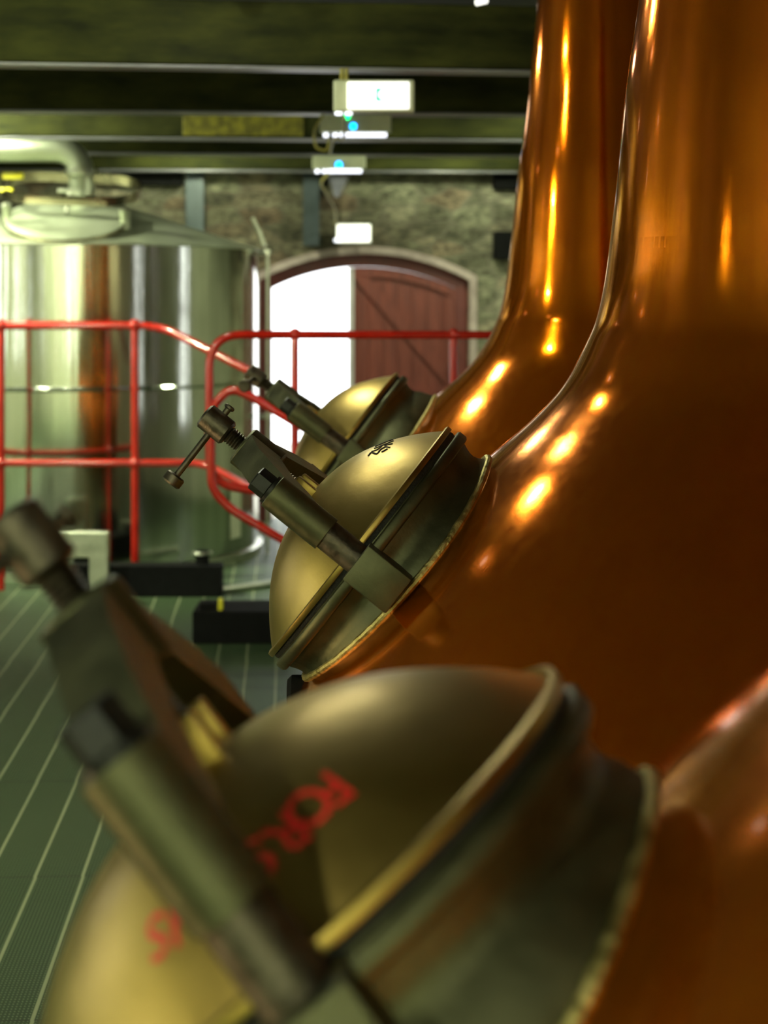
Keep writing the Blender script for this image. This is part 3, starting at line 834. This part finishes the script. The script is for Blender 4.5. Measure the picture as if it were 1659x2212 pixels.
# steel columns on the far wall and black boxes
def column(px0, px1, ytop, v, zb, label):
    a, b = uof(px0, v), uof(px1, v); c = room((a+b)/2, v, 0)
    o = thing('steel_column', label, 'column', (c.x, c.y, zb), RZ, 'blue-grey steel columns on the stone wall')
    w = b-a; H = ZC-zb
    bm = bmesh.new(); box(bm, (0, 0, H/2), (w, .012, H)); box(bm, (0, .10, H/2), (w, .012, H)); box(bm, (0, .05, H/2), (.014, .10, H))
    link('column_shaft', bm, COLM, o, smooth=False); return o
column(401, 440, 370, 11.26, 0, 'blue-grey steel column on the stone wall behind the tank')
column(655, 690, 370, 11.26, zof(530, 672, 11.26), 'blue-grey steel column ending above the doorway')
def dark(px0, px1, py0, py1, label, nm='black_wall_box'):
    v = 11.33; a, b = uof(px0, v), uof(px1, v); z1, z0 = zof(py0, px0, v), zof(py1, px0, v)
    c = room((a+b)/2, v, (z0+z1)/2)
    bm = bmesh.new(); box(bm, (0, 0, 0), (b-a, .14, z1-z0), bev=.004); o = link(nm, bm, BLACK, smooth=False); o.location = c; o.rotation_euler = (0, 0, RZ)
    tag(o, label, 'box', 'black boxes on the stone wall')
dark(240, 395, 372, 400, 'wide black box high on the stone wall above the tank')
dark(1066, 1130, 376, 410, 'black box high on the stone wall beside the copper necks')
dark(1066, 1120, 500, 560, 'lower black box on the stone wall beside the copper necks')

# ceiling lamps: spots matched to highlights on the stills, then added unseen fill
def lamp(x, y, z, power, label, col=(1, .96, .82), r=.035, aim=None, mat=BULB, group='ceiling spot lamps', ang=110):
    o = thing('spot_lamp', label, 'lamp', (x, y, z), 0, group)
    bm = bmesh.new(); lathe(bm, [(.001, .10), (.03, .10), (.042, .03), (.045, -.01), (.041, -.01), (.035, .02), (.001, .03)], 28); link('lamp_shade', bm, BLK, o)
    bm = bmesh.new(); cyl(bm, (0, 0, .10), (0, 0, ZC-z), .008, 10); link('lamp_stem', bm, BLK, o)
    bm = bmesh.new(); bmesh.ops.create_uvsphere(bm, u_segments=16, v_segments=10, radius=r*.9, matrix=Matrix.Translation((0, 0, -.012))); link('bulb', bm, mat, o)
    ld = bpy.data.lights.new('spot_light', 'SPOT'); ld.energy = power; ld.color = col; ld.shadow_soft_size = r; ld.spot_size = math.radians(ang); ld.spot_blend = .6
    lo = bpy.data.objects.new('spot_light', ld); C.objects.link(lo); lo.parent = o; lo.location = (0, 0, -.05)
    if aim is not None:
        d = Vector(aim)-Vector((x, y, z)); lo.rotation_euler = d.to_track_quat('-Z', 'Y').to_euler()
    return o
G = (.93, 1.0, .66)
lamp(-.8, 3.95, 2.6, 10, 'spot lamp on the ceiling left of the middle still', aim=(0, 3.0, .9), col=G)
lamp(-.5, 4.25, 2.6, 22, 'spot lamp on the ceiling between the middle and farthest stills', aim=(0, 3.6, .9), col=G)
lamp(-.65, 5.75, 2.6, 60, 'spot lamp on the ceiling left of the farthest still', aim=(0, 5.2, .9), col=G)
lamp(.6, -.6, 2.6, 12, 'spot lamp on the ceiling behind the camera', aim=(.3, 1.8, .9), col=G)
lamp(-1.2, 10.45, 2.5, 50, 'added fill spot lamp between the last two beams near the tank', aim=(-1.2, 11.4, 1.9), col=G, ang=160, mat=DIM)  # from here on, added unseen lamps brighten walls, tank and floor
lamp(.5, 10.45, 2.5, 50, 'added fill spot lamp between the last two beams over the red door leaf', aim=(.5, 11.4, 1.9), col=G, ang=160, mat=DIM)
lamp(-2.6, 8.35, 2.6, 420, 'added fill spot lamp on the ceiling over the steel tank', aim=(-1.6, 10.0, 1.8), col=G, ang=140, mat=DIM)
lamp(-1.3, 4.0, 2.6, 120, 'added fill spot lamp on the ceiling pointed at the stone wall', aim=(-.6, 11.0, 2.1), col=G, ang=75, mat=DIM)
lamp(-2.4, 5.4, 2.6, 200, 'added fill spot lamp on the ceiling pointed at the tank', aim=(-2.0, 9.6, 1.6), col=G, ang=100, mat=DIM)
lamp(1.5, 8.3, 2.6, 160, 'added fill spot lamp on the ceiling behind the farthest still', aim=(.6, 11.2, 1.8), col=G, ang=150, mat=DIM)
lamp(-1.7, -.3, 2.6, 150, 'added fill spot lamp on the ceiling left of the camera', aim=(-1.4, .6, 0), col=G, ang=120, mat=DIM)
lamp(2.3, 2.4, 2.6, 120, 'added fill spot lamp on the ceiling behind the middle still', aim=(2.6, 2.4, .5), col=(1, .85, .5), ang=140, mat=DIM)
lamp(-2.6, 3.6, 2.6, 110, 'added fill spot lamp on the ceiling over the middle of the floor', aim=(-1.8, 6.5, 0), col=G, ang=130, mat=DIM)
lamp(-3.4, 1.0, 2.6, 850, 'added fill spot lamp on the ceiling beside the left wall near the camera', aim=(-5.2, 1.6, 1.2), col=G, ang=150, mat=DIM)
lamp(-3.4, 4.5, 2.6, 600, 'added fill spot lamp on the ceiling beside the left wall by the middle windows', aim=(-5.2, 4.5, 1.2), col=G, ang=150, mat=DIM)
lamp(-3.4, 7.6, 2.6, 300, 'added fill spot lamp on the ceiling beside the left wall near the tank', aim=(-5.2, 8.0, 1.2), col=G, ang=150, mat=DIM)
lamp(-2.0, -1.6, 2.6, 1200, 'added fill spot lamp on the ceiling beside the left end of the back wall', aim=(-2.0, -3.5, 1.3), col=G, ang=150, mat=DIM)
lamp(.6, -1.9, 2.6, 1000, 'added fill spot lamp on the ceiling beside the right end of the back wall', aim=(.6, -3.5, 1.3), col=G, ang=150, mat=DIM)

lamp(-2.2, 9.32, 2.62, 22, 'added fill spot lamp between the beams over the vapour pipe', aim=(-2.2, 9.6, 2.2), col=G, ang=160, mat=DIM)
o = thing('strip_light', 'tiny bright strip light at the top edge beside the far copper neck', 'light', pt(1040, 7, 5.9), .3)
bm = bmesh.new(); cyl(bm, (-.022, 0, 0), (.022, 0, .012), .011, 14, bev=.003); link('strip_tube', bm, LITW, o)
bm = bmesh.new(); tube(bm, [(0, 0, .01), (0, 0, ZC-o.location.z)], .004, 8); link('strip_hanger', bm, BLK, o)
def uplight(x, y, power, label, aim):  # added fill out of view, warming the pots and lower lids
    o = thing('added_floor_uplight', label, 'lamp', (x, y, 0), 0, 'added warm fill uplights on the floor, out of view')
    bm = bmesh.new(); lathe(bm, [(0, 0), (.07, 0), (.07, .10), (.06, .11), (.055, .07), (0, .07)], 28); link('uplight_body', bm, BLK, o)
    bm = bmesh.new(); lathe(bm, [(0, .075), (.054, .075), (.054, .082), (0, .085)], 28); link('uplight_lens', bm, BULBW, o)
    ld = bpy.data.lights.new('spot_light', 'SPOT'); ld.energy = power; ld.color = (1, .72, .36); ld.shadow_soft_size = .05; ld.spot_size = math.radians(70); ld.spot_blend = .6
    lo = bpy.data.objects.new('spot_light', ld); C.objects.link(lo); lo.parent = o; lo.location = (0, 0, .13)
    lo.rotation_euler = (Vector(aim)-Vector((x, y, .13))).to_track_quat('-Z', 'Y').to_euler()
uplight(-1.9, 2.5, 45, 'added warm fill uplight on the floor left of the middle still', (0, 2.9, .9))
uplight(-1.5, .9, 25, 'added warm fill uplight on the floor left of the nearest still', (0, 1.2, .9))
uplight(-2.2, 4.6, 45, 'added warm fill uplight on the floor left of the farthest still', (0, 4.8, .9))

world = bpy.data.worlds.new('World'); bpy.context.scene.world = world; world.use_nodes = True
bg = world.node_tree.nodes['Background']; bg.inputs[0].default_value = (.97, .99, 1.0, 1); bg.inputs[1].default_value = 4.0

# ------------------------------------------------------------------ camera
cam = bpy.data.cameras.new('camera'); co = bpy.data.objects.new('camera', cam); C.objects.link(co)
co.location = (0, 0, CAMZ); co.rotation_euler = (PI/2, 0, 0)
cam.sensor_fit = 'VERTICAL'; cam.sensor_height = 17.3; cam.sensor_width = 13.0; cam.lens = F/2212*17.3
cam.shift_y = -(1106-HY)/2212; cam.clip_start = .05
cam.dof.use_dof = True; cam.dof.focus_distance = 2.9; cam.dof.aperture_fstop = 1.9; cam.dof.aperture_blades = 0
sc = bpy.context.scene; sc.camera = co
sc.view_settings.view_transform = 'Standard'; sc.view_settings.look = 'None'; sc.view_settings.gamma = 1; sc.view_settings.exposure = 0
sc.view_settings.use_curve_mapping = False
